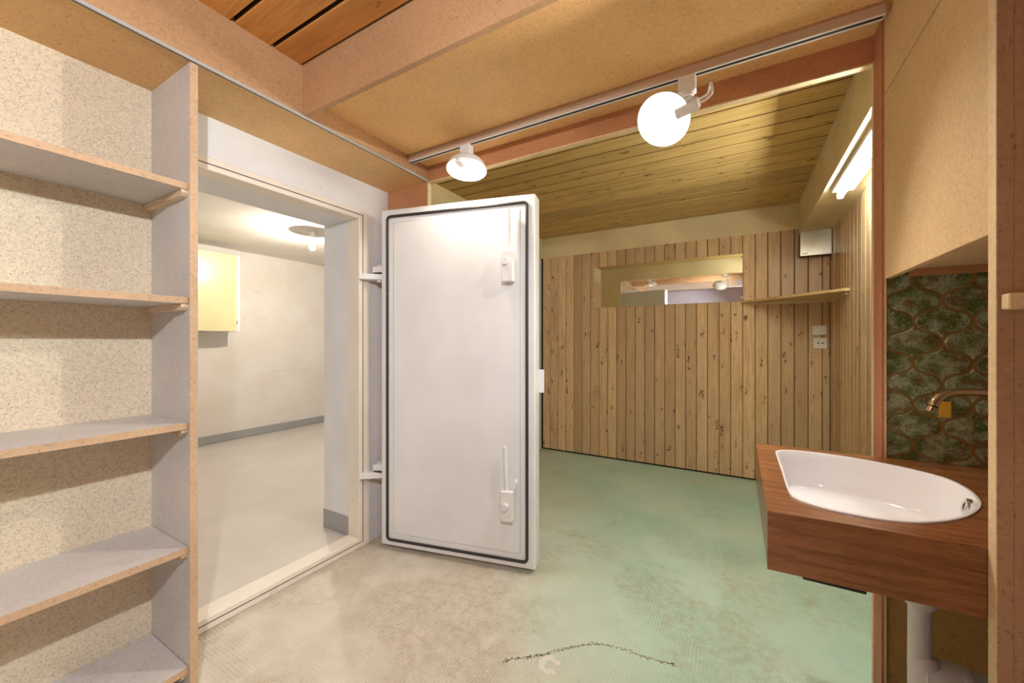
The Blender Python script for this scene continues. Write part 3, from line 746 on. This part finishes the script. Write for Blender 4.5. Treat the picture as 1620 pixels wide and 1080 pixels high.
# tap
tp = thing('wall_tap', 'chrome wall tap with curved spout and red knob above the basin', 'tap', (.69, 1.739, 1.10))
sp = MB().tube([(.690, 1.690, 1.100), (.640, 1.668, 1.101), (.580, 1.644, 1.1035), (.545, 1.630, 1.103), (.524, 1.621, 1.098), (.506, 1.613, 1.086), (.494, 1.608, 1.069), (.484, 1.603, 1.045)], [.0115]*5+[.0118, .0122, .0126], 16).build('spout', 'chrome', tp, smooth=True)
MB().tube([(.4915, 1.6065, 1.063), (.490, 1.606, 1.059)], .0136, 16).build('aerator_ring', 'black', sp, smooth=True)
MB().tube([(.690, 1.7395, 1.115), (.690, 1.672, 1.115)], [.026, .022], 20).build('body', 'chrome', tp, smooth=True)
MB().lathe([(.0005, 1.196), (.020, 1.194), (.026, 1.182), (.024, 1.160), (.014, 1.152), (.012, 1.125)], 16, Matrix.Translation((.675, 1.700, -.014))).build('hot_knob', 'red', tp, smooth=True)
tg = thing('sticker', 'small yellow sticker on the tiles behind the tap spout', 'sticker', (.55, 1.7405, 1.03))
box('paper', 'label_yellow', (.547, .5735, 1.7392, 1.7409, 1.012, 1.062), tg, 0)

# waste pipe under the basin
px, py = .405, 1.40
wpi = thing('waste_pipe', 'white plastic waste pipe with side branch below the washbasin', 'pipe', (px, py, 0))
mt = Matrix.Translation((px, py, 0))
MB().lathe([(.0005, .64), (.034, .64), (.036, .62), (.036, .592), (.034, .580), (.0225, .566), (.0225, .55)], 28, mt).build('flange_nut', 'pipe', wpi, smooth=True)
MB().lathe([(.022, .742), (.022, .62)], 24, mt).build('tail_pipe', 'pipe', wpi, smooth=True)
MB().lathe([(.0225, .568), (.0235, .41)], 28, mt).build('down_pipe', 'pipe', wpi, smooth=True)
MB().lathe([(.0005, .452), (.022, .450), (.031, .436), (.031, 0)], 28, Matrix.Translation((px+.008, py, 0))).build('tee_body', 'pipe', wpi, smooth=True)
MB().tube([(px+.004, py, .405), (px+.045, py+.0, .405), (px+.085, py, .403)], .036, 24).build('branch_socket', 'pipe', wpi, smooth=True)
MB().tube([(px+.070, py, .3985), (px+.078, py, .3985)], .041, 24).build('branch_collar', 'white_plastic', wpi, smooth=True)
MB().tube([(px+.078, py, .398), (px+.125, py, .396), (px+.130, py, .396)], [.0385, .0385, .034], 24).build('branch_nut', 'grey_plastic', wpi, smooth=True)
MB().tube([(px+.12, py, .396), (XR-.001, py, .38)], .026, 20).build('branch_pipe', 'grey_plastic', wpi, smooth=True)

# ------------------------------------------------------------------ marks on the floor
def blot(name, mat, pts, parent, z=.0006):
    MB().prism(pts, 2, .0001, z).build(name, mat, parent)
random.seed(3)
A = []; B = []
for k in range(22):
    a = 2*PI*k/22*.86 + .5
    ro = .042*(1+random.uniform(-.18, .2)); ri = .020*(1+random.uniform(-.25, .3))
    A.append((-.63+ro*math.cos(a)*1.05, 1.385+ro*math.sin(a))); B.append((-.63+ri*math.cos(a), 1.385+ri*math.sin(a)))
mb = MB(); n = len(A)
vs = [(x, y, z) for L in (A, B) for x, y in L for z in (.0001,)] + [(x, y, .0009) for L in (A, B) for x, y in L]
fs = []
for k in range(n-1):
    fs += [(2*n+k, 2*n+k+1, 3*n+k+1, 3*n+k), (k, k+1, 2*n+k+1, 2*n+k), (n+k, n+k+1, 3*n+k+1, 3*n+k)]
mb.add(vs, fs); mb.build('paint_spot', paint('dried_white_paint', (.66, .65, .58), .6), floor)
sm = plain('dark_scuff', (.32, .28, .19), .8)
sc = [(-.789, 1.318), (-.73, 1.372), (-.674, 1.42), (-.598, 1.501), (-.516, 1.575), (-.42, 1.604), (-.298, 1.612), (-.207, 1.629)]
pts = []
for i in range(len(sc)-1):
    for s in range(16):
        p0, p1, p2, p3 = (Vector(sc[max(0, min(len(sc)-1, i+k-1))]) for k in range(4)); t = s/16
        pts.append(.5*((2*p1) + (-p0+p2)*t + (2*p0-5*p1+4*p2-p3)*t*t + (-p0+3*p1-3*p2+p3)*t*t*t))
mb = MB()
for p in pts:
    for q in range(2):
        a = random.uniform(0, PI); r = random.uniform(.0015, .0045); c = p + Vector((random.gauss(0, .004), random.gauss(0, .004)))
        mb.prism([(c.x+r*math.cos(a+b)*(1.8 if k % 2 else 1), c.y+r*math.sin(a+b)) for k, b in enumerate((0, 1.6, 3.1, 4.7))], 2, .0001, .0007)
mb.build('scuff_mark', sm, floor)

for o in bpy.data.objects:
    if '_org' in o: del o['_org']
